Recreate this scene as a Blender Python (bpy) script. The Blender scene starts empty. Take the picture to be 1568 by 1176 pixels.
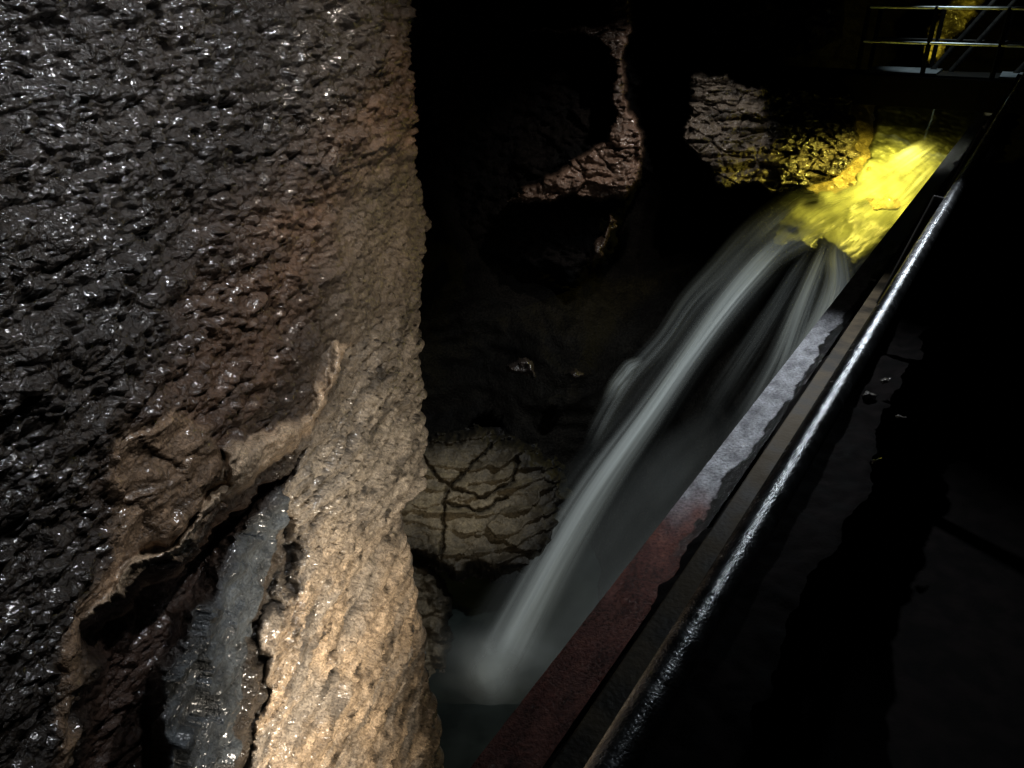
import bpy, math, numpy as np
from mathutils import Vector
rad=math.radians
PITCH=rad(27); C=math.cos(PITCH); S=math.sin(PITCH)
EYE=np.array([0,0,1.7])
scene=bpy.context.scene

# ------------------------------------------------------------------ noise
rng=np.random.RandomState(7)
perm=rng.permutation(256); perm=np.concatenate([perm,perm,perm])
G=rng.normal(size=(256,3)); G/=np.linalg.norm(G,axis=1)[:,None]
def perlin(x,y,z=0.0,seed=0):
    x=np.asarray(x,float)+seed*17.31; y=np.asarray(y,float)+seed*5.7; z=np.zeros_like(x)+z+seed*3.3
    xi=np.floor(x).astype(int); yi=np.floor(y).astype(int); zi=np.floor(z).astype(int)
    xf=x-xi; yf=y-yi; zf=z-zi
    f=lambda t:t*t*t*(t*(t*6-15)+10)
    u,v,w=f(xf),f(yf),f(zf)
    def g(i,j,k):
        h=perm[perm[perm[(xi+i)&255]+((yi+j)&255)]+((zi+k)&255)]
        gr=G[h]
        return gr[...,0]*(xf-i)+gr[...,1]*(yf-j)+gr[...,2]*(zf-k)
    l=lambda a,b,t:a+(b-a)*t
    return l(l(l(g(0,0,0),g(1,0,0),u),l(g(0,1,0),g(1,1,0),u),v),
             l(l(g(0,0,1),g(1,0,1),u),l(g(0,1,1),g(1,1,1),u),v),w)
def fbm(x,y,z=0.0,o=4,seed=0,ridge=False):
    a=1.0;s=0;t=0
    for i in range(o):
        p=perlin(x*2**i,y*2**i,z*2**i,seed+i)
        if ridge:p=1-2.2*np.abs(p)-.5
        s=s+a*p;t+=a;a*=.5
    return s/t*1.4
def worley(x,y,seed=0):
    xi=np.floor(x).astype(int);yi=np.floor(y).astype(int)
    f1=np.full(x.shape,9.);f2=np.full(x.shape,9.);idv=np.zeros(x.shape)
    R=np.random.RandomState(seed+1).rand(256,3)
    for i in(-1,0,1):
        for j in(-1,0,1):
            h=perm[perm[(xi+i)&255]+((yi+j)&255)]
            d=np.hypot(xi+i+R[h,0]-x,yi+j+R[h,1]-y)
            m=d<f1
            f2=np.where(m,f1,np.minimum(f2,d)); idv=np.where(m,R[h,2],idv); f1=np.where(m,d,f1)
    return f1,f2,idv
def ss(a,b,x):
    t=np.clip((x-a)/(b-a),0,1);return t*t*(3-2*t)
def seg(U,V,a,b):
    ax,ay=a;bx,by=b;dx,dy=bx-ax,by-ay
    t=np.clip(((U-ax)*dx+(V-ay)*dy)/(dx*dx+dy*dy+1e-9),0,1)
    return np.hypot(U-ax-t*dx,V-ay-t*dy)
def line_d(U,V,pl):
    d=np.full(U.shape,1e9)
    for a,b in zip(pl[:-1],pl[1:]): d=np.minimum(d,seg(U,V,a,b))
    return d
def poly_sd(U,V,pl):
    d=line_d(U,V,pl+[pl[0]]); ins=np.zeros(U.shape,bool)
    for (x1,y1),(x2,y2) in zip(pl,pl[1:]+[pl[0]]):
        if y1==y2: continue
        c=((y1>V)!=(y2>V))&(U<(x2-x1)*(V-y1)/(y2-y1)+x1)
        ins^=c
    return np.where(ins,d,-d)

# image pixel coordinates of a point -> eye-relative unit-depth direction
def ray(u,v):
    u=np.asarray(u,float);v=np.asarray(v,float)
    x=(u-784)/1176;y=(588-v)/1176
    return np.stack([x+0*y,C+y*S+0*x,-S+y*C+0*x],-1)
def P(u,v,d): return ray(u,v)*np.asarray(d,float)[...,None]
def PP(u,v,d):return P(np.array(float(u)),np.array(float(v)),np.array(float(d)))
def L3(c):return np.array(c)[None,None,:]

# ------------------------------------------------------------------ mesh helpers
def link(o,parent=None):
    scene.collection.objects.link(o)
    if parent: o.parent=parent
    return o
def grid_mesh(name,XYZ,col=None,mat=None,keep=None,parent=None,alpha=None,flip=False):
    r,c=XYZ.shape[:2]
    idx=np.arange(r*c).reshape(r,c)
    q=np.stack([idx[:-1,:-1],idx[1:,:-1],idx[1:,1:],idx[:-1,1:]],-1)
    if keep is not None:
        k=keep[:-1,:-1]&keep[1:,:-1]&keep[1:,1:]&keep[:-1,1:]
        q=q[k]
    q=q.reshape(-1,4)
    if flip:q=q[:,::-1]
    me=bpy.data.meshes.new(name)
    V=(XYZ.reshape(-1,3)+EYE)
    used=np.unique(q); mp=np.zeros(r*c,int); mp[used]=np.arange(len(used))
    q=mp[q]; V=V[used]
    me.vertices.add(len(V)); me.vertices.foreach_set('co',V.astype(np.float32).ravel())
    me.loops.add(q.size); me.loops.foreach_set('vertex_index',q.astype(np.int32).ravel())
    me.polygons.add(len(q)); me.polygons.foreach_set('loop_start',np.arange(0,q.size,4,dtype=np.int32))
    me.update(calc_edges=True)
    me.polygons.foreach_set('use_smooth',np.ones(len(q),bool))
    if col is not None:
        a=me.color_attributes.new('Col','FLOAT_COLOR','POINT')
        cc=np.ones((r*c,4),np.float32);cc[:,:3]=col.reshape(-1,3)
        a.data.foreach_set('color',cc[used].ravel())
    if alpha is not None:
        a=me.attributes.new('dens','FLOAT','POINT'); a.data.foreach_set('value',alpha.reshape(-1)[used].astype(np.float32))
    if mat: me.materials.append(mat)
    o=bpy.data.objects.new(name,me); return link(o,parent)
def empty(name):
    e=bpy.data.objects.new(name,None); return link(e)
def box_between(name,a,b,w,h,mat,parent=None,up=(0,0,1),bev=.006):
    a=np.array(a,float)+EYE;b=np.array(b,float)+EYE
    d=b-a;L=np.linalg.norm(d);d/=L
    up=np.array(up,float);side=np.cross(d,up);side/=np.linalg.norm(side);up=np.cross(side,d)
    vs=[]
    for e in(a,b):
        for i,j in((-1,-1),(1,-1),(1,1),(-1,1)): vs.append(tuple(e+side*i*w/2+up*j*h/2))
    f=[(0,1,2,3),(7,6,5,4),(0,4,5,1),(1,5,6,2),(2,6,7,3),(3,7,4,0)]
    me=bpy.data.meshes.new(name);me.from_pydata(vs,[],f);me.materials.append(mat)
    o=bpy.data.objects.new(name,me);link(o,parent)
    m=o.modifiers.new('b','BEVEL');m.width=min(bev,w*.3,h*.3);m.segments=2
    return o
def tube(name,pts,r,mat,parent=None):
    cu=bpy.data.curves.new(name,'CURVE');cu.dimensions='3D';cu.bevel_depth=r;cu.bevel_resolution=5;cu.use_fill_caps=True
    sp=cu.splines.new('POLY');sp.points.add(len(pts)-1)
    for i,p in enumerate(pts): sp.points[i].co=(*(np.array(p)+EYE),1)
    cu.materials.append(mat)
    o=bpy.data.objects.new(name,cu);return link(o,parent)

# ------------------------------------------------------------------ materials
def newmat(name):
    m=bpy.data.materials.new(name);m.use_nodes=True;n=m.node_tree;n.nodes.clear()
    return m,n,n.nodes,n.links
def rock_mat(name,scale=14,bump=.5,rmin=.25,rmax=.6,spec=.5,dist=.02,lo=.45,hi=1.3,det=(4,3),coat=0,coatr=.1,cb=.35):
    m,n,N,L=newmat(name)
    out=N.new('ShaderNodeOutputMaterial');b=N.new('ShaderNodeBsdfPrincipled');L.new(b.outputs[0],out.inputs[0])
    tc=N.new('ShaderNodeNewGeometry')
    n1=N.new('ShaderNodeTexNoise');n1.inputs['Scale'].default_value=scale;n1.inputs['Detail'].default_value=det[0];n1.inputs['Roughness'].default_value=.65
    n2=N.new('ShaderNodeTexNoise');n2.inputs['Scale'].default_value=scale*5;n2.inputs['Detail'].default_value=det[1];n2.inputs['Roughness'].default_value=.7
    for t in(n1,n2): L.new(tc.outputs['Position'],t.inputs['Vector'])
    at=N.new('ShaderNodeAttribute');at.attribute_name='Col'
    mr=N.new('ShaderNodeMapRange');mr.inputs[1].default_value=.3;mr.inputs[2].default_value=.7;mr.inputs[3].default_value=lo;mr.inputs[4].default_value=hi
    L.new(n2.outputs['Fac'],mr.inputs[0])
    mr2=N.new('ShaderNodeMapRange');mr2.inputs[1].default_value=.3;mr2.inputs[2].default_value=.7;mr2.inputs[3].default_value=.7;mr2.inputs[4].default_value=1.25
    L.new(n1.outputs['Fac'],mr2.inputs[0])
    mu=N.new('ShaderNodeMath');mu.operation='MULTIPLY';L.new(mr.outputs[0],mu.inputs[0]);L.new(mr2.outputs[0],mu.inputs[1])
    vm=N.new('ShaderNodeVectorMath');vm.operation='SCALE';L.new(at.outputs['Color'],vm.inputs[0]);L.new(mu.outputs[0],vm.inputs['Scale'])
    L.new(vm.outputs[0],b.inputs['Base Color'])
    rr=N.new('ShaderNodeMapRange');rr.inputs[1].default_value=.35;rr.inputs[2].default_value=.65;rr.inputs[3].default_value=rmin;rr.inputs[4].default_value=rmax
    L.new(n1.outputs['Fac'],rr.inputs[0]);L.new(rr.outputs[0],b.inputs['Roughness'])
    b.inputs['Specular IOR Level'].default_value=spec
    a2=N.new('ShaderNodeMath');a2.operation='MULTIPLY_ADD';L.new(n2.outputs['Fac'],a2.inputs[0]);a2.inputs[1].default_value=.8;L.new(n1.outputs['Fac'],a2.inputs[2])
    bp=N.new('ShaderNodeBump');bp.inputs['Strength'].default_value=bump;bp.inputs['Distance'].default_value=dist
    L.new(a2.outputs[0],bp.inputs['Height']);L.new(bp.outputs[0],b.inputs['Normal'])
    if coat:
        n3=N.new('ShaderNodeTexNoise');n3.inputs['Scale'].default_value=scale*2.6;n3.inputs['Detail'].default_value=1
        L.new(tc.outputs['Position'],n3.inputs['Vector'])
        b3=N.new('ShaderNodeBump');b3.inputs['Strength'].default_value=cb;b3.inputs['Distance'].default_value=.02
        L.new(n3.outputs['Fac'],b3.inputs['Height']);L.new(b3.outputs[0],b.inputs['Coat Normal'])
        wet=N.new('ShaderNodeMapRange');wet.inputs[1].default_value=.42;wet.inputs[2].default_value=.60;wet.inputs[3].default_value=coat*.15;wet.inputs[4].default_value=coat
        n4=N.new('ShaderNodeTexNoise');n4.inputs['Scale'].default_value=scale*.25;n4.inputs['Detail'].default_value=4;n4.inputs['Roughness'].default_value=.7
        L.new(tc.outputs['Position'],n4.inputs['Vector']);L.new(n4.outputs['Fac'],wet.inputs[0])
        L.new(wet.outputs[0],b.inputs['Coat Weight']);b.inputs['Coat Roughness'].default_value=coatr;b.inputs['Coat IOR'].default_value=1.6
    return m
def metal_mat(name,c1,c2,metal,r,scale=20,bump=.2,spec=.5):
    m,n,N,L=newmat(name)
    out=N.new('ShaderNodeOutputMaterial');b=N.new('ShaderNodeBsdfPrincipled');L.new(b.outputs[0],out.inputs[0])
    g=N.new('ShaderNodeNewGeometry');t=N.new('ShaderNodeTexNoise');t.inputs['Scale'].default_value=scale;t.inputs['Detail'].default_value=5
    L.new(g.outputs['Position'],t.inputs['Vector'])
    cr=N.new('ShaderNodeValToRGB');cr.color_ramp.elements[0].position=.38;cr.color_ramp.elements[1].position=.62
    cr.color_ramp.elements[0].color=(*c1,1);cr.color_ramp.elements[1].color=(*c2,1)
    L.new(t.outputs['Fac'],cr.inputs[0]);L.new(cr.outputs[0],b.inputs['Base Color'])
    b.inputs['Metallic'].default_value=metal;b.inputs['Specular IOR Level'].default_value=spec
    mr=N.new('ShaderNodeMapRange');mr.inputs[3].default_value=r*.6;mr.inputs[4].default_value=r*1.5;L.new(t.outputs['Fac'],mr.inputs[0]);L.new(mr.outputs[0],b.inputs['Roughness'])
    t2=N.new('ShaderNodeTexNoise');t2.inputs['Scale'].default_value=scale*8;t2.inputs['Detail'].default_value=3;L.new(g.outputs['Position'],t2.inputs['Vector'])
    bp=N.new('ShaderNodeBump');bp.inputs['Strength'].default_value=bump;bp.inputs['Distance'].default_value=.004
    L.new(t2.outputs['Fac'],bp.inputs['Height']);L.new(bp.outputs[0],b.inputs['Normal'])
    return m
def silk_mat():
    m,n,N,L=newmat('silky_falling_water')
    out=N.new('ShaderNodeOutputMaterial');mx=N.new('ShaderNodeMixShader');tr=N.new('ShaderNodeBsdfTransparent')
    d=N.new('ShaderNodeBsdfDiffuse');d.inputs[0].default_value=(.79,.84,.81,1)
    t=N.new('ShaderNodeBsdfTranslucent');t.inputs[0].default_value=(.79,.84,.81,1)
    m2=N.new('ShaderNodeMixShader');m2.inputs[0].default_value=.4;L.new(d.outputs[0],m2.inputs[1]);L.new(t.outputs[0],m2.inputs[2])
    a=N.new('ShaderNodeAttribute');a.attribute_name='dens'
    L.new(a.outputs['Fac'],mx.inputs[0]);L.new(tr.outputs[0],mx.inputs[1]);L.new(m2.outputs[0],mx.inputs[2]);L.new(mx.outputs[0],out.inputs[0])
    return m

# ================================================================== LEFT ROCK WALL
nrm=np.array([.9794,-.2017,0]); cpl=-1.498; sdir=np.array([.2017,.9794,0])
edge=[(-400,628),(0,626),(120,627),(180,629),(235,631),(262,634),(300,647),(350,653),(372,645),(395,640),(440,634),(500,636),(540,636),(590,641),(650,640),(700,634),(745,630),(775,612),(800,609),(850,613),(900,622),(960,636),(1020,645),(1080,657),(1130,666),(1176,674),(1500,700)]
rows=np.arange(-330,1420,2.0); ncol=470
ev=np.interp(rows,[e[0] for e in edge],[e[1] for e in edge])+perlin(rows/14,rows*0,0,3)*7+perlin(rows/5,rows*0,0,5)*4
tt=np.linspace(0,1,ncol)[None,:]
U=-300+(ev[:,None]+300)*tt; V=np.repeat(rows[:,None],ncol,1)
D=ray(U,V); nd=D@nrm; T=cpl/nd
B=D*T[...,None]
s=B@sdir; z=B[...,2]
Uw=U+fbm(s*5,z*5,0,5,11)*30; Vw=V+fbm(s*5,z*5,0,5,12)*30
pH=[(125,960),(190,918),(275,838),(335,775),(350,755),(430,715),(468,668),(445,735),(405,785),(350,850),(292,940),(252,1020),(238,1100),(225,1500),(70,1500),(100,1176),(122,1080)]
pF=[(428,735),(447,790),(405,880),(380,960),(355,1060),(330,1200),(320,1500),(225,1500),(228,1130),(250,1020),(290,940),(350,852),(410,785)]
pE=[(172,690),(215,645),(260,625),(305,640),(325,690),(400,655),(448,640),(460,590),(478,560),(500,530),(530,525),(515,565),(484,595),(470,655),(430,692),(370,725),(340,752),(275,832),(190,908),(132,960),(122,1040),(92,1176),(70,1500),(20,1500),(58,1176),(78,1040),(105,930),(168,860),(185,780),(165,730)]
pE2=[(318,700),(345,680),(400,662),(448,640),(460,590),(478,560),(500,530),(530,525),(515,565),(484,595),(470,655),(430,692),(370,725),(340,752),(275,832),(190,908),(140,950),(185,890),(262,818),(318,745)]
pD=[(535,500),(640,450),(760,450),(760,1500),(390,1500),(385,1176),(400,1040),(402,960),(440,850),(437,760),(485,650),(522,580)]
dH=poly_sd(Uw,Vw,pH);dF=poly_sd(Uw,Vw,pF);dE=poly_sd(Uw,Vw,pE);dD=poly_sd(Uw,Vw,pD);dE2=poly_sd(Uw,Vw,pE2)
mH=ss(-4,35,dH);mF=ss(-8,10,dF);mE=ss(-8,14,dE);mD=ss(-10,45,dD);mE2=ss(-5,7,dE2)
crack=line_d(Uw,Vw,[(455,800),(440,860),(418,925),(385,965),(398,1040),(384,1120),(382,1400)])
crack2=line_d(Uw,Vw,[(490,900),(500,1000),(480,1080),(500,1400)])
cr3=line_d(Uw,Vw,[(232,850),(330,740),(320,690)])
big=fbm(s*1.1,z*1.7,0,3,21)*.12+fbm(s*3,z*4.5,0,3,22)*.04
rel=.02*mE*ss(-6,30,dE)+.09*mE2*ss(-4,14,dE2)-.34*mH*(1-mF)-.03*mF+.12*ss(-10,70,dD)
rel-=.10*np.exp(-(crack/9)**2)+.03*np.exp(-(crack2/7)**2)+.08*np.exp(-(cr3/6)**2)
ws=s+fbm(s*9,z*9,0,3,31)*.06; wz=z+fbm(s*9,z*9,0,3,32)*.06
f1,f2,idv=worley(ws*15,wz*29,1)
g1,g2,idg=worley(ws*34,wz*58,2)
tex=(1-np.clip(f1,0,1))*.032*(.2+idv)+(1-np.clip(g1,0,1))*.013*(.3+idg)+fbm(s*4,z*16,0,5,41)*.050+fbm(s*50,z*80,0,2,45)*.005
pits=ss(.35,.1,f1)*ss(.45,.6,idv)
flow=fbm((s+.25*z)*2.2,(z-.1*s)*13,0,5,47,True)
fine=(1-np.clip(g1,0,1))*.012+fbm(s*8,z*26,0,5,42)*.028+fbm(s*40,z*90,0,3,43)*.011-.026*pits+.055*flow*mD
lay=np.abs(perlin(s*2.2+.2*z,z*9+s*1.0,0,44));fine=fine-.012*np.exp(-(lay/.05)**2)
face,fb2,fid=worley(ws*6+wz*2,wz*6-ws,5)
facet=fid*.08+fbm(s*5,z*9,0,5,46)*.07
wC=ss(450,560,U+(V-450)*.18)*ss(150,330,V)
h=tex*(1-np.clip(mD+.75*wC+mF+.6*mE+.5*mH,0,1))+fine*np.clip(mD+.75*wC,0,1)+facet*mF+tex*.5*mH+facet*.35*mE
h=h+big
XYZ=B+nrm*h[...,None]-D*rel[...,None]
nz=fbm(s*3,z*4,0,4,51)[...,None]; nz2=fbm(s*14,z*20,0,4,52)[...,None]
red=np.exp(-((line_d(Uw,Vw,[(250,760),(420,400),(560,260),(680,130)])/85)**2))[...,None]*np.clip(.8+1.2*fbm(s*2,z*7,0,4,56)[...,None],.1,1)
colr=L3((.028,.021,.0155))*(1+.8*nz)*(1-red)+L3((.120,.067,.038))*red*(1+.8*nz)
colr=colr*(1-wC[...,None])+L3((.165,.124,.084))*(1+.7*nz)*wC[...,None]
strk=fbm(s*3,z*22,0,4,57)[...,None]
dcol=L3((.50,.365,.235))*(1+.7*nz+.9*nz2+.7*strk)
grey=ss(-.15,.3,fbm(s*2.2,z*5,0,4,58))[...,None]
dcol=dcol*(1-.7*grey)+L3((.31,.275,.23))*(1+.7*nz2)*.7*grey
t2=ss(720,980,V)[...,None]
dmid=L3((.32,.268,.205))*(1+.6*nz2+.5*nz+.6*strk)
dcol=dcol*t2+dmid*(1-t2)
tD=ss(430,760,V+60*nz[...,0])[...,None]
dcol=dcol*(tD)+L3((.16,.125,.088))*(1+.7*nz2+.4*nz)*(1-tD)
dcol=dcol*(1-.6*ss(.08,-.35,flow)[...,None])
wetst=ss(.10,.28,fbm((s+.25*z)*1.6,z*7,0,4,60))[...,None];dcol=dcol*(1-.6*wetst)
dsoft=ss(-6-50*ss(760,600,V),8+35*ss(760,600,V),dD)
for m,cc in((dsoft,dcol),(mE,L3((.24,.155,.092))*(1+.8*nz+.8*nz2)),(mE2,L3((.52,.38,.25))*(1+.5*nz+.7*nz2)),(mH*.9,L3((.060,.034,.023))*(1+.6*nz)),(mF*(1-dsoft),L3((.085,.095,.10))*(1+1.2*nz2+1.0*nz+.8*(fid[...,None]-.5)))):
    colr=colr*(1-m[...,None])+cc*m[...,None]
dk=fbm(s*6,z*10,0,4,53); colr=colr*(1-.8*ss(.18,.34,dk)[...,None]*mD[...,None])
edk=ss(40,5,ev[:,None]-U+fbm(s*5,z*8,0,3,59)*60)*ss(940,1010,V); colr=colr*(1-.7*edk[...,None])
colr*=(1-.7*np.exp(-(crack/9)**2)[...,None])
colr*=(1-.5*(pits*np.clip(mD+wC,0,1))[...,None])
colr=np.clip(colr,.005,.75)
nc=26; k=np.linspace(0,1,nc+1)[1:]; e0=XYZ[:,-1:,:]
ang=k*2.0; r0=.35
ret=e0+(np.sin(ang)*r0)[None,:,None]*sdir-((1-np.cos(ang))*r0+k**3*3.0)[None,:,None]*nrm
ret=ret+nrm*(fbm(k[None,:]*3+0*ret[...,2],ret[...,2]*4,0,4,61)*.05*k[None,:])[...,None]
XYZ=np.concatenate([XYZ,ret],1);colr=np.concatenate([colr,np.repeat(colr[:,-1:],nc,1)],1)
m_wall=rock_mat('wet_limestone',scale=16,bump=.8,rmin=.25,rmax=.55,spec=.45,dist=.02,coat=.95,coatr=.14,lo=.35,hi=1.45,cb=.40)
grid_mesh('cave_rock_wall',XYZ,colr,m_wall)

# ================================================================== GORGE BACKGROUND
cp=np.array([(560,-150,11),(560,400,11),(560,900,11.5),(700,100,15),(820,150,16),(900,250,15.5),(1000,100,17),(1100,50,18),(1230,80,18),(1110,200,16.5),(1250,230,17),(1000,350,16),(1180,330,14.8),(1100,450,14),(1000,560,13.5),(900,700,13.6),(800,870,13.2),(720,770,13.5),(750,1060,11.6),(700,1176,11),(650,1300,10.5),(1300,480,13),(1200,640,11.4),(1100,800,11.2),(1000,950,10.8),(900,1100,10.6),(800,1300,9.6),(1400,300,17),(1350,380,15.5),(1500,200,18),(1450,80,19),(1600,-50,19),(1650,300,16),(1650,900,9),(1300,1000,8.5),(700,600,14),(860,570,13)],float)
us=np.arange(560,1760,4.5);vs=np.arange(-200,1400,4.5);Ug,Vg=np.meshgrid(us,vs)
num=0;den=0
for a,b,d in cp:
    w=1/((Ug-a)**2+(Vg-b)**2+900)**1.5;num=num+w*d;den=den+w
Dp=num/den
X0=P(Ug,Vg,Dp)
Dp=Dp+fbm(X0[...,0]*.5,X0[...,1]*.2,X0[...,2]*.5,5,71)*.7-fbm(X0[...,0]*1.6,X0[...,1]*.6,X0[...,2]*3,4,72,True)*.18
X0=P(Ug,Vg,Dp)
nzb=fbm(X0[...,0]*1.5,X0[...,1],X0[...,2]*2,4,73)[...,None]
cg=np.clip(L3((.0085,.0075,.006))*(1+.9*nzb),.003,.1)  # shade of the unlit gorge painted in as near-black rock colour
m_dark=rock_mat('shaded_gorge_rock',scale=5,bump=.6,rmin=.6,rmax=.9,spec=.06,dist=.06,det=(3,1))
grid_mesh('gorge_rock_background',X0,cg,m_dark)

m_out=rock_mat('outcrop_rock',scale=7,bump=.7,rmin=.2,rmax=.45,spec=.6,dist=.05,coat=1,coatr=.15,cb=.5)
m_dry=rock_mat('damp_rock',scale=7,bump=.5,rmin=.45,rmax=.7,spec=.3,dist=.04)
def outcrop(name,poly,dfun,cfun,mat,step=2.0,curl=18,back=1.2,rough=8,amp=.12,nsc=3.0,strata=None,cracks=None,seed=0,parent=None,wcr=3,fadeedge=0):
    a=np.array(poly);us=np.arange(a[:,0].min()-12,a[:,0].max()+12,step);vs=np.arange(a[:,1].min()-12,a[:,1].max()+12,step)
    U,V=np.meshgrid(us,vs)
    Uw=U+fbm(U/28,V/28,0,4,seed+80)*rough;Vw=V+fbm(U/28,V/28,0,4,seed+81)*rough
    sd=poly_sd(Uw,Vw,list(poly))
    d=dfun(U,V)+back*(1-ss(-2,curl,sd))**2
    X=P(U,V,d)
    n=fbm(X[...,0]*nsc,X[...,1]*nsc*.6,X[...,2]*nsc*1.6,5,seed+82,True)
    d=d-n*amp
    if strata is not None: d=d-strata(X,U,V)
    ck=0
    if cracks:
        cd=np.full(U.shape,1e9)
        for c in cracks: cd=np.minimum(cd,line_d(U+fbm(U/14,V/14,0,4,seed+90)*9,V+fbm(U/14,V/14,0,4,seed+91)*9,c))
        ww=wcr*(1+.9*fbm(U/25,V/25,0,2,seed+92))
        ck=np.exp(-(cd/np.clip(ww,.8,9))**2);d=d+ck*.2
    X=P(U,V,d)
    col=cfun(X,U,V)*(1-.6*(ck[...,None] if cracks else 0))
    if fadeedge: col=col*(.06+.94*ss(0,fadeedge,sd)[...,None])  # colour darkens toward the outline in place of light fall-off
    return grid_mesh(name,X,np.clip(col,.004,.85),mat,keep=sd>-1,parent=parent)
def blocky(X,U,V,k=1.0,seed=5):
    wx=fbm(X[...,0]*2,X[...,2]*2,0,3,seed+40)*.25
    a,b,i=worley(X[...,0]*1.8+X[...,1]*.5+wx,X[...,2]*4.2+X[...,0]*.5+wx*2,seed);a2,b2,i2=worley(X[...,0]*5+X[...,1]+wx,X[...,2]*10+wx*3,seed+1)
    return k*(.20*i-.08*np.exp(-((b-a)/.06)**2)+.08*i2-.03*np.exp(-((b2-a2)/.1)**2)+.06*fbm(X[...,0]*6,X[...,2]*12,0,4,seed))

# buttress behind the lit nose, its shade painted as near-black rock colour
outcrop('cliff_buttress',[(640,-120),(1000,-120),(985,60),(982,180),(1000,260),(985,300),(960,330),(930,400),(890,440),(820,420),(740,400),(640,420)],lambda U,V:12.9+(960-U)*.004,
  lambda X,U,V:L3((.0055,.0045,.004))*(1+.8*fbm(X[...,0]*2,X[...,1],X[...,2]*3,4,9)[...,None]),m_dark,step=3,curl=20,back=1.2,strata=blocky,seed=40,rough=18,fadeedge=30)
po=[(942,-80),(974,-80),(971,50),(958,85),(964,120),(958,150),(976,178),(988,200),(987,250),(973,288),(955,306),(915,312),(880,300),(850,312),(775,307),(800,285),(850,262),(888,238),(922,210),(938,188),(928,150),(934,110),(926,78),(912,62),(850,58),(800,50),(798,36),(850,40),(925,30)]
outcrop('rock_outcrop',po,lambda U,V:11.9+(987-U)*.003+(V-200)*.0006,
  lambda X,U,V:L3((.25,.165,.12))*(1+.9*fbm(X[...,0]*2,X[...,1],X[...,2]*3,4,9)[...,None])*(.25+.75*ss(170,230,V)+.5*ss(945,960,U)*ss(230,150,V))[...,None],m_out,step=1.5,curl=12,back=.8,strata=blocky,seed=1,rough=14,fadeedge=9)  # paler colour painted where the rock is lit, darker elsewhere
outcrop('rock_outcrop',[(938,328),(946,335),(930,365),(918,392),(896,402),(905,378),(925,350)],lambda U,V:12.1+0*U,
  lambda X,U,V:L3((.13,.085,.06))*(1+.7*fbm(X[...,0]*2,X[...,1],X[...,2]*3,4,9)[...,None]),m_out,step=1.6,curl=10,back=.6,strata=blocky,seed=2,rough=14)
outcrop('rock_outcrop',[(780,560),(800,545),(815,553),(822,575),(800,578),(782,572)],lambda U,V:11.6+0*U,
  lambda X,U,V:L3((.05,.037,.03))*(1+2*fbm(U/8,V/5,0,3,8)[...,None]),m_out,step=1.6,curl=9,back=.5,seed=3,rough=14,amp=.2)
outcrop('rock_outcrop',[(862,570),(880,562),(896,570),(880,582)],lambda U,V:11.6+0*U,
  lambda X,U,V:L3((.05,.037,.03))*(1+2*fbm(U/8,V/5,0,3,8)[...,None]),m_out,step=1.6,curl=9,back=.5,seed=4,rough=10,amp=.2)
pr=[(1052,114),(1075,104),(1120,118),(1160,128),(1215,130),(1270,140),(1310,146),(1315,240),(1262,294),(1200,294),(1110,287),(1082,262),(1048,228),(1042,205),(1056,185),(1050,150)]
outcrop('layered_rock_face',pr,lambda U,V:12.8+.0022*(U-1040)+.35*ss(1165,1185,U)*ss(215,170,V),
  lambda X,U,V:L3((.26,.215,.17))*(1+.8*fbm(X[...,0]*2,X[...,1],X[...,2]*4,4,10)[...,None])*(1-.88*ss(1160,1185,U)*ss(235,195,V))[...,None]*(1-.5*ss(1160,1200,U))[...,None]*(1-.7*ss(.02,.22,fbm(U/35,V/12,0,4,77)))[...,None],m_out,step=1.4,curl=9,back=.8,rough=22,fadeedge=10,  # right part's colour darkened where the yellow lamp overlit it
  strata=lambda X,U,V:blocky(X,U,V,1.15,8)+.12*ss(-.1,.1,fbm(U/90,V/13,0,3,78)),seed=5)
py=[(1262,140),(1560,150),(1510,240),(1400,320),(1300,330),(1228,290),(1222,262),(1250,225),(1258,190)]
def scal(X,U,V):
    q=fbm(U/30,V/30,0,3,37)*.6
    a,b,i=worley((U+V*.3)/22+q,(V-U*.25)/14+q,12)
    return .15*np.clip(a,0,1)*ss(1350,1320,U)+.05*fbm(U/40,V/12,0,4,33)
outcrop('scoured_streambed_rock',py,lambda U,V:12.65+(330-V)*.012-(U-1250)*.002+1.0*ss(1330,1370,U+(V-200)*-.4),
  lambda X,U,V:L3((.48,.38,.18))*(1+.9*fbm(U/30,V/14,0,4,10)[...,None]),m_out,step=1.4,curl=7,back=.5,strata=scal,seed=6,amp=.05)
pb=[(560,672),(632,668),(690,664),(745,652),(790,668),(850,700),(880,760),(860,840),(800,890),(735,890),(690,885),(655,870),(560,840)]
bc=[[(752,682),(712,722),(690,742),(680,770),(676,850)],[(640,690),(670,730),(690,745)],[(690,745),(740,762),(785,738),(792,700)],[(684,770),(735,782),(775,762)]]
def bst(X,U,V):
    w=V+.0020*(U-720)**2+24*fbm(U/110,V/55,0,3,66)+.10*(U-700)+16*fbm(U*0,V/36,0,2,69)
    w=w+30*(worley(U/75+fbm(U/40,V/40,0,3,71)*.5,V/60,19)[2]-.5)
    q=w/27.0
    fr=q-np.floor(q); st=np.sin(np.floor(q)*12.9)
    br=fbm(U/50,np.floor(q)*2.3,0,3,70)
    return .17*fr**2*np.clip(.5+1.8*br,0,1.4)+.10*st+.06*fbm(U/22,V/12,0,5,67)+.22*worley(U/75+fbm(U/40,V/40,0,3,71)*.5,V/60,19)[2]
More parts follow.
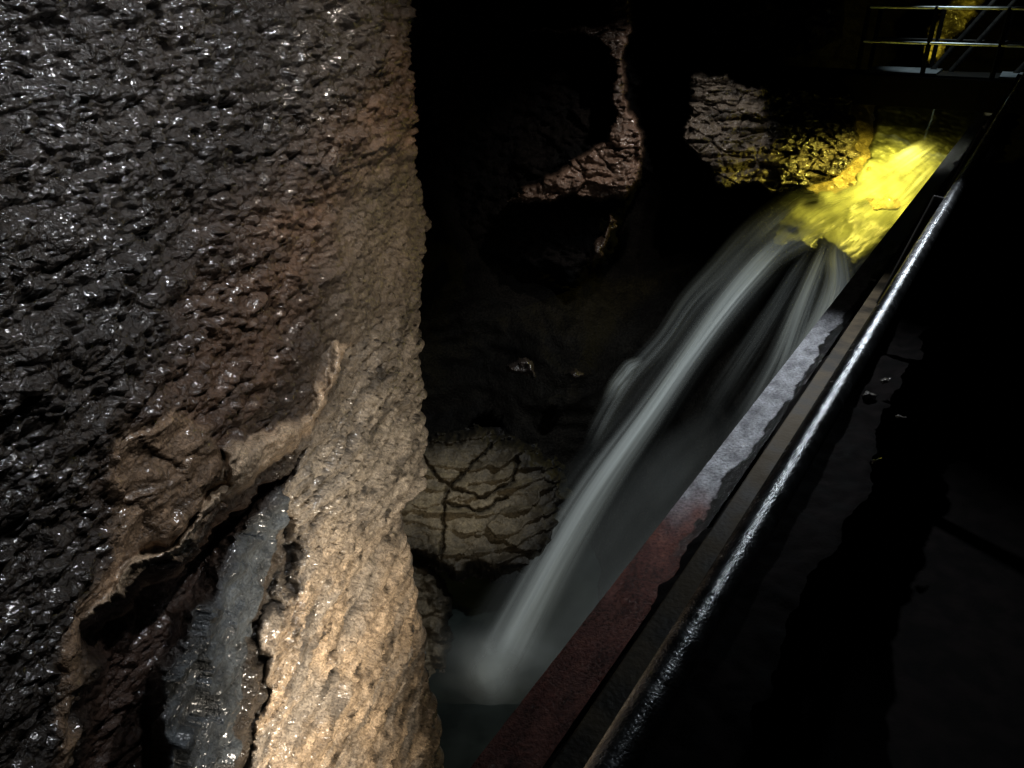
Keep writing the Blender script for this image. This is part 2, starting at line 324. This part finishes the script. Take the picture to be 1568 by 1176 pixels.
outcrop('bedded_limestone_ledge',pb,lambda U,V:11.0+(V-740)*-.004+(U-700)*.0008,
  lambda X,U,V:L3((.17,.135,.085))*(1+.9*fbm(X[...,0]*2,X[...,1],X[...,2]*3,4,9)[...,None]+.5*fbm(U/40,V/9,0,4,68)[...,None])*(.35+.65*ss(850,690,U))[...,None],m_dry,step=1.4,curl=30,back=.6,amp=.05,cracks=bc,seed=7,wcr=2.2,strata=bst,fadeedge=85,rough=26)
outcrop('streambank_rock',[(600,850),(660,860),(690,900),(700,960),(690,1040),(700,1120),(690,1300),(560,1300),(560,850)],lambda U,V:10.2+(1100-V)*.002,
  lambda X,U,V:L3((.12,.095,.06))*(1+.9*fbm(X[...,0]*2,X[...,1],X[...,2]*3,4,9)[...,None]),m_dry,step=2,curl=22,back=.9,seed=8,strata=lambda X,U,V:.25*fbm(U/30,V/22,0,5,79),fadeedge=40,rough=20)

# ================================================================== WATER
m_silk=silk_mat()
wf=empty('waterfall')
def ribbon(name,pts,strength,seed,na=260,nc=44,streak=5.0,bul=.2,off=0,fade=(.06,.1),soft=1.4,con=1.0):
    p=np.array(pts,float);L=np.r_[0,np.cumsum(np.hypot(*np.diff(p[:,:2],axis=0).T))];L/=L[-1]
    t=np.linspace(0,1,na);q=np.stack([np.interp(t,L,p[:,i]) for i in range(4)],1)
    k=np.hanning(61);k/=k.sum()
    qp=np.pad(q,((30,30),(0,0)),mode='reflect',reflect_type='odd');q=np.stack([np.convolve(qp[:,i],k,'valid') for i in range(4)],1)
    tg=np.gradient(q[:,:2],axis=0);tg/=np.linalg.norm(tg,axis=1)[:,None];nn=np.stack([-tg[:,1],tg[:,0]],1)
    a=np.linspace(-1,1,nc)[None,:]
    T=t[:,None]+0*a;A=a+0*T
    U=q[:,0:1]+nn[:,0:1]*a*q[:,3:4];V=q[:,1:2]+nn[:,1:2]*a*q[:,3:4]
    st=fbm(A*streak+.3*np.sin(T*4),T*2.2,0,3,seed)
    Dd=q[:,2:3]-bul*(1-a*a)+off+st*.06
    st2=fbm(A*streak+5,T*1.6,0,3,seed+3)
    al=(1-A*A)**soft*ss(0,fade[0],T)*ss(0,fade[1],1-T)*np.clip(.75+con*st2,.03,1.3)*strength
    grid_mesh(name,P(U,V,Dd),None,m_silk,parent=wf,alpha=np.clip(al,0,.97))
main=[(1225,345,11.45,20),(1195,375,11.4,25),(1165,405,11.5,25),(1110,468,11.4,24),(1055,545,11.3,22),(990,640,11.2,25),(920,735,11.0,32),(860,835,10.8,37),(805,940,10.5,41),(770,1005,10.3,44),(740,1075,10.2,56)]
ribbon('main_strand',main,.74,1,streak=3,fade=(.1,.14),con=1.25)
ribbon('main_strand_inner',[(u,v,d,w*.6) for u,v,d,w in main],.42,2,off=.12,streak=3,fade=(.1,.16),con=1.2)
ribbon('main_veil',[(u-4,v,d,w*1.8) for u,v,d,w in main],.11,3,off=.25,fade=(.15,.14))
ribbon('left_edge_veil',[(1260,285,11.7,18),(1205,315,11.7,26),(1150,365,11.8,30),(1100,420,11.9,26),(1055,460,12,22),(1020,520,12,20),(965,575,11.9,20),(930,630,11.8,20),(900,690,11.7,18)],.16,4,streak=3,con=1.2)
ribbon('left_splash',[(990,550,11.7,8),(965,562,11.7,15),(945,590,11.7,17),(925,625,11.7,13)],.5,14,fade=(.3,.5),streak=3)
ribbon('right_strand',[(1275,350,11.3,14),(1262,388,11.2,14),(1248,420,11.2,18),(1228,470,11.1,22),(1195,560,11.0,30),(1150,650,10.9,42),(1090,740,10.8,60)],.38,5,fade=(.15,.8),streak=4,con=1.3)
ribbon('right_strand_outer',[(1290,350,11.2,16),(1280,385,11.1,20),(1288,430,11,27),(1268,490,10.9,30),(1220,590,10.8,38),(1150,700,10.7,60)],.72,6,fade=(.15,.75),streak=3,con=1.1)
ribbon('centre_strand',[(1255,370,11.3,10),(1225,410,11.3,16),(1190,470,11.2,18),(1120,580,11.1,24),(1050,700,11,36)],.12,7,fade=(.15,.75),streak=3)
ribbon('lower_veil',[(1160,640,10.7,60),(1090,720,10.7,100),(1010,830,10.6,115),(930,940,10.5,110),(860,1040,10.4,95),(800,1110,10.3,70)],.18,8,streak=1.6,fade=(.3,.3),soft=1.2,nc=60)
ribbon('plunge_spray',[(742,960,10.1,46),(746,1025,10.1,50),(752,1090,10.1,46)],.97,9,fade=(.6,.5),streak=1.0,soft=2.2)
ribbon('plunge_spray_outer',[(640,1015,10.05,70),(750,1030,10.05,85),(900,1005,10.05,70)],.50,10,fade=(.5,.5),streak=1.2,soft=2.0)
ribbon('brink_flow',[(1460,215,12.7,28),(1380,270,12.0,36),(1310,315,11.8,38),(1250,345,11.5,36),(1200,380,11.35,26),(1165,410,11.35,20)],.45,21,streak=4,fade=(.3,.25),soft=1,con=1.3)
ribbon('brink_flow_outer',[(1450,250,12.3,26),(1380,320,11.7,34),(1330,365,11.4,36),(1295,400,11.1,32),(1285,440,11.0,24)],.55,22,streak=3,fade=(.3,.3),soft=1,con=1.2)
ribbon('brink_flow_left',[(1340,285,12.0,18),(1280,300,11.7,22),(1225,310,11.65,24),(1185,345,11.6,24),(1145,385,11.7,22)],.42,23,streak=4,fade=(.25,.35),soft=1,con=1.2)
m,n,N,L=newmat('stream_water')
out=N.new('ShaderNodeOutputMaterial');b=N.new('ShaderNodeBsdfPrincipled');at=N.new('ShaderNodeAttribute');at.attribute_name='Col'
L.new(at.outputs['Color'],b.inputs['Base Color']);b.inputs['Roughness'].default_value=.42;b.inputs['Specular IOR Level'].default_value=.4
L.new(b.outputs[0],out.inputs[0]);m_str=m
pl=[(1196,322),(1225,300),(1262,290),(1300,280),(1325,240),(1335,200),(1345,145),(1420,145),(1510,150),(1500,190),(1470,250),(1400,330),(1345,385),(1310,420),(1290,400),(1262,375),(1245,385),(1205,382),(1170,385),(1175,350)]
def lipd(U,V): return 11.75+(392-V)*.0110+.25*ss(1260,1170,U)
def lipc(X,U,V):
    q=fbm((U*.5+V*.3)/22,(V*.9-U*.55)/40,0,4,15)[...,None]
    q2=fbm((U+V*.5)/20,(V-U*.3)/9,0,4,16)[...,None]*ss(300,220,V)[...,None]
    c=L3((.31,.33,.20))*(1+1.8*q+1.5*q2)
    hole=np.exp(-(((U-1236)/15)**2+((V-312)/10)**2))[...,None]+.8*np.exp(-(((U-1325)/22)**2+((V-312)/9)**2))[...,None]+.6*np.exp(-(((U-1200)/22)**2+((V-350)/7)**2))[...,None]
    return c*(1-.93*np.clip(hole,0,1))*(.15+.85*ss(410,360,V))[...,None]
outcrop('stream_water',pl,lipd,lipc,m_str,step=1.4,curl=16,back=.35,rough=12,amp=.01,nsc=1.2,strata=lambda X,U,V:.18*fbm((U*.5+V*.3)/30,(V-U*.5)/55,0,2,17)+.06*fbm((U*.6+V)/16,(V*.4-U)/50,0,4,18)+.15*fbm((U+V*.5)/30,(V-U*.3)/12,0,4,19)*ss(300,230,V)-.25*np.exp(-(((U-1236)/15)**2+((V-312)/10)**2)),seed=9,fadeedge=10)

us=np.arange(0,1,.01);A,Bv=np.meshgrid(us,us)
X=np.stack([-4+A*9,4+Bv*9,-8.2+.03*fbm(A*30,Bv*30,0,3,5)],-1)
pm=metal_mat('plunge_pool_water',(.009,.012,.011),(.016,.021,.019),0,.35,2,.3,.3)
grid_mesh('plunge_pool_water',X,None,pm,flip=True)

# ================================================================== WALKWAY
az=rad(33.1);Dw=np.array([math.sin(az),math.cos(az),0]);Nw=np.array([-math.cos(az),math.sin(az),0])
def W(s,o,z):return Dw*s+Nw*o+np.array([0,0,z])
m_rail=metal_mat('wet_galvanised_steel',(.30,.31,.32),(.62,.64,.66),.9,.23,40,.30)
m_paint=metal_mat('dark_steel',(.02,.02,.019),(.035,.033,.03),.3,.5,15,.4)
m_olive=metal_mat('stained_flat_bar',(.018,.015,.009),(.09,.07,.042),.1,.6,12,.4,.2)
m_blk=metal_mat('walkway_grating',(.004,.004,.004),(.008,.007,.007),.0,.9,15,.4,.03)
wk=empty('walkway_railing')
tube('handrail',[W(-1,.168,-.6),W(9.6,.168,-.6)],.021,m_rail,wk)
box_between('mid_bar',W(-1,.334,-1.0),W(9.6,.334,-1.0),.045,.012,m_olive,wk)
for i,sv in enumerate((-.6,2.9,4.6,6.3,8.0)):
    box_between('post_%d'%i,W(sv,.20,-.60),W(sv,.36,-1.25),.05,.012,m_paint,wk,up=(0,1,0))
m,n,N,L=newmat('rusty_girder_with_lit_tone')
out=N.new('ShaderNodeOutputMaterial');b=N.new('ShaderNodeBsdfPrincipled');at=N.new('ShaderNodeAttribute');at.attribute_name='Col'
g=N.new('ShaderNodeNewGeometry');t=N.new('ShaderNodeTexNoise');t.inputs['Scale'].default_value=110;t.inputs['Detail'].default_value=5;t.inputs['Roughness'].default_value=.7;L.new(g.outputs['Position'],t.inputs['Vector'])
mr=N.new('ShaderNodeMapRange');mr.inputs[1].default_value=.3;mr.inputs[2].default_value=.7;mr.inputs[3].default_value=.3;mr.inputs[4].default_value=1.6;L.new(t.outputs['Fac'],mr.inputs[0])
vm=N.new('ShaderNodeVectorMath');vm.operation='SCALE';L.new(at.outputs['Color'],vm.inputs[0]);L.new(mr.outputs[0],vm.inputs['Scale']);L.new(vm.outputs[0],b.inputs['Base Color'])
b.inputs['Roughness'].default_value=.22;b.inputs['Specular IOR Level'].default_value=.9
bp=N.new('ShaderNodeBump');bp.inputs['Strength'].default_value=1;bp.inputs['Distance'].default_value=.012;L.new(t.outputs['Fac'],bp.inputs['Height']);L.new(bp.outputs[0],b.inputs['Normal'])
L.new(b.outputs[0],out.inputs[0]);m_gird=m
gd=empty('steel_girder')
sa=np.linspace(-.5,10.2,2200);ca=np.linspace(0,1,34)
Sg,Cg=np.meshgrid(sa,ca,indexing='ij')
off0=.545; wid=.105
o=off0-Cg*wid; zt=-1.2+.004*fbm(Sg*30,Cg*4,0,4,3)
XX=Dw*Sg[...,None]+Nw*o[...,None];XX[...,2]=zt
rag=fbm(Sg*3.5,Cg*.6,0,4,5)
lit_span=ss(1.45,2.0,Sg+rag*.45)  # lamp-lit stretch of the flange painted pale over the rust red
cc=L3((.19,.066,.048))*(1+1.4*fbm(Sg*9,Cg*3,0,5,6)[...,None])*(1-lit_span[...,None])+L3((.52,.54,.58))*(1+1.1*fbm(Sg*14,Cg*3,0,5,7)[...,None])*lit_span[...,None]
edge_shade=ss(-.04,.04,Cg-.74-1.4*fbm(Sg*1.7,Cg*.5,0,7,9)-.2*fbm(Sg*17,Cg*4,0,4,13))*ss(1.3,1.6,Sg)  # ragged shadow along the right edge, painted near-black
cc=cc*(1-edge_shade[...,None])+L3((.008,.008,.007))*edge_shade[...,None]
far=ss(3.9,4.5,Sg+rag)[...,None];cc=cc*(1-far)+L3((.04,.04,.028))*far  # painted dark where the lit stretch ends
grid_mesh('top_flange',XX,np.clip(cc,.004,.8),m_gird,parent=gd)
box_between('web',W(-.5,off0-.05,-1.31),W(10.2,off0-.05,-1.31),.012,.20,m_paint,gd)
box_between('bottom_flange',W(-.5,off0-.05,-1.42),W(10.2,off0-.05,-1.42),.10,.012,m_paint,gd)
Sg,Cg=np.meshgrid(np.linspace(-.5,10.2,1200),np.linspace(0,1,30),indexing='ij')
o=off0-wid+.085*fbm(Sg*5,Sg*0,0,6,21)+.012-Cg*.3
zz=-1.225+.06*np.sin(np.pi*np.clip(Cg*3,0,1)*.5)+.03*fbm(Sg*8,Cg*4,0,4,22)
XX=Dw*Sg[...,None]+Nw*o[...,None];XX[...,2]=zz
grid_mesh('stone_rubble_kerb',XX,L3((.004,.0035,.003))*(1+.5*fbm(Sg*8,Cg*4,0,3,2)[...,None]),m_blk)
box_between('walkway_deck',W(-2,-.45,-1.70),W(10.2,-.45,-1.70),1.45,.06,m_blk)
Sg,Zg=np.meshgrid(np.linspace(-2,13,420),np.linspace(-2.2,4,200),indexing='ij')
XX=W(0,-1.35,0)+Dw*Sg[...,None];XX=XX+Nw*(fbm(Sg*1.2,Zg*1.6,0,5,91)*.35)[...,None];XX[...,2]=Zg
grid_mesh('dark_side_wall',XX,L3((.005,.004,.004))*(1+.6*fbm(Sg*3,Zg*3,0,3,4)[...,None]),m_dark)
mp_=metal_mat('scuffed_plate',(.3,.3,.29),(.65,.65,.62),.1,.5,40,.6)
box_between('kick_plate',PP(1250,770,2.0),PP(1300,672,2.6),.034,.014,mp_,wk)
for i,(u,v,r) in enumerate([(1332,610,11),(1352,582,8),(1340,706,6),(1378,640,5)]):
    outcrop('loose_stone',[(u-r,v-r*.3),(u,v-r*.8),(u+r,v-r*.4),(u+r*.7,v+r*.5),(u-r*.3,v+r*.9)],lambda U,V:2.45+0*U,lambda X,U,V:L3((.10,.095,.085))*(1+2*fbm(U/5,V/5,0,3,i)[...,None]),m_out,step=.7,curl=5,back=.03,rough=14,amp=.012,nsc=20,seed=20+i)

# ================================================================== FOOTBRIDGE
fb=empty('footbridge')
m_white=metal_mat('bridge_tube',(.45,.5,.5),(.65,.7,.7),.6,.35,10,.1)
m_deck=metal_mat('bridge_deck',(.22,.26,.28),(.34,.38,.40),.0,.5,6,.2)
PL=PP(1150,104,14.6);PR=PP(1640,128,12.2)
dv=(PR-PL);Lb=np.linalg.norm(dv);dv/=Lb;hz=np.array([-dv[1],dv[0],0]);hz/=np.linalg.norm(hz)
if hz[1]<0:hz=-hz
up=np.array([0,0,1.])
box_between('front_beam',PL-up*.26,PR-up*.26,.12,.50,m_blk,fb)
box_between('rear_beam',PL+hz*1.3-up*.24,PR+hz*1.3-up*.24,.12,.4,m_blk,fb)
box_between('deck_left',PL+hz*.65+up*.025+dv*2.0,PL+hz*.65+up*.025+dv*3.15,1.15,.04,m_deck,fb)
box_between('deck_right',PL+hz*.65+up*.025+dv*4.1,PR+hz*.65+up*.025,1.15,.04,m_deck,fb)
box_between('deck_step',PL+hz*.65+up*.0+dv*3.16,PL+hz*.65+dv*4.09,1.1,.04,m_paint,fb)
for j,(hh,o0) in enumerate(((1.06,0),(.52,0))):
    for k_,hb in enumerate((0,1.28)):
        q0=PL+dv*(1.9)+hz*hb+up*hh; q1=PR+hz*hb+up*hh
        tube('rail_%d%d'%(j,k_),[q0,q1],.024 if k_==0 else .02,m_white if k_==0 else m_paint,fb)
for i,x in enumerate((1.9,2.95,4.0,5.1,6.1)):
    if x<Lb:
        for k_,hb in enumerate((0,1.28)):
            box_between('rpost_%d%d'%(i,k_),PL+dv*x+hz*hb,PL+dv*x+hz*hb+up*1.08,.07,.05,m_blk,fb,up=(0,1,0))
for i,(x0,x1) in enumerate(((3.0,3.8),(3.3,4.1),(4.3,5.1))):
    tube('brace_%d'%i,[PL+dv*x0+hz*1.0+up*.02,PL+dv*x1+hz*1.0+up*1.3],.045,m_paint,fb)
outcrop('far_rock_face',[(1408,70),(1420,45),(1445,10),(1470,-20),(1530,-20),(1500,20),(1455,60),(1440,95),(1410,100)],lambda U,V:16.2+0*U,
  lambda X,U,V:L3((.55,.48,.2))*(1+.8*fbm(X[...,0]*2,X[...,1],X[...,2]*3,4,9)[...,None])*(.15+.85*ss(50,75,V)+.5*ss(1460,1490,U))[...,None],m_out,step=2,curl=8,back=.5,strata=blocky,seed=31,rough=14)
outcrop('far_rock_face',[(1050,-30),(1300,-30),(1290,60),(1200,95),(1080,90)],lambda U,V:15.6+0*U,
  lambda X,U,V:L3((.024,.019,.016))+0*X,m_out,step=2.5,curl=22,back=.9,strata=blocky,seed=32)

# ================================================================== LIGHTS (cave lamps and added spots)
def add_spot(name,pos,tgt,power,color,cone=60,blend=.6,size=.05):
    pos=np.array(pos,float);tgt=np.array(tgt,float)
    l=bpy.data.lights.new(name+'_lamp','SPOT');l.energy=power;l.color=color;l.spot_size=rad(cone);l.spot_blend=blend;l.shadow_soft_size=size
    o=bpy.data.objects.new(name,l);link(o)
    o.location=Vector(pos+EYE);o.rotation_euler=Vector(tgt-pos).to_track_quat('-Z','Y').to_euler()
    return o
add_spot('cave_spot',(.50,1.75,-2.8),PP(545,980,4.3),250,(1,.89,.74),118,.9,.04)
add_spot('cave_spot',(.7,2.4,1.0),PP(320,400,2.8),165,(.94,.96,1),84,1,.05)
add_spot('cave_spot',(.3,1.3,1.1),PP(290,480,2.6),60,(.88,.93,1),80,1,.05)  # unseen spot added for more glints on the wall
add_spot('cave_spot',(.7,3.6,1.0),PP(520,420,4.4),165,(1,.89,.75),74,1,.05)  # unseen warm fill added for the middle of the wall
add_spot('cave_spot',(2.6,6.0,1.6),PP(1000,720,11.2),1350,(.89,.95,1),64,.7,.12)
add_spot('cave_spot',PP(1180,-250,8.0),PP(940,200,12),500,(1,.9,.82),44,1,.08)
add_spot('cave_spot',PP(1230,-260,8.5),PP(1105,205,13),400,(1,.94,.88),24,1,.08)
add_spot('cave_spot',PP(1390,200,12.0),PP(1350,330,12.7),270,(1,.84,.12),165,.5,.1)
add_spot('cave_spot',PP(1460,60,14.6),PP(1450,60,16.2),70,(1,.84,.12),120,.5,.05)
add_spot('cave_spot',(.6,3.0,-3.2),PP(700,760,11.2),250,(1,.88,.64),22,1,.05)  # unseen warm spot added to brighten the bedded ledge
add_spot('cave_spot',W(3.3,.85,.5),W(2.4,.5,-1.2),120,(.92,.95,1),56,.9,.02)
add_spot('cave_spot',W(4.9,.3,1.1),W(1.9,.2,-.7),95,(.85,.93,1),26,1,.03)  # unseen spot added for the handrail highlight
add_spot('cave_spot',PP(1500,-260,11.5),PP(1470,90,13.5),150,(.8,.95,1),44,.7,.05)

w=bpy.data.worlds.new('World');scene.world=w;w.use_nodes=True
nt=w.node_tree;bg=nt.nodes['Background'];sk=nt.nodes.new('ShaderNodeTexSky');sk.sky_type='NISHITA';sk.sun_disc=False;sk.sun_elevation=rad(1)
nt.links.new(sk.outputs[0],bg.inputs[0]);bg.inputs[1].default_value=.0003

cam=bpy.data.cameras.new('camera');co=bpy.data.objects.new('camera',cam);link(co)
co.location=EYE;co.rotation_euler=(rad(90-27),0,0);cam.sensor_width=36;cam.lens=27;cam.clip_start=.02;cam.clip_end=500
scene.camera=co
scene.view_settings.view_transform='Standard'
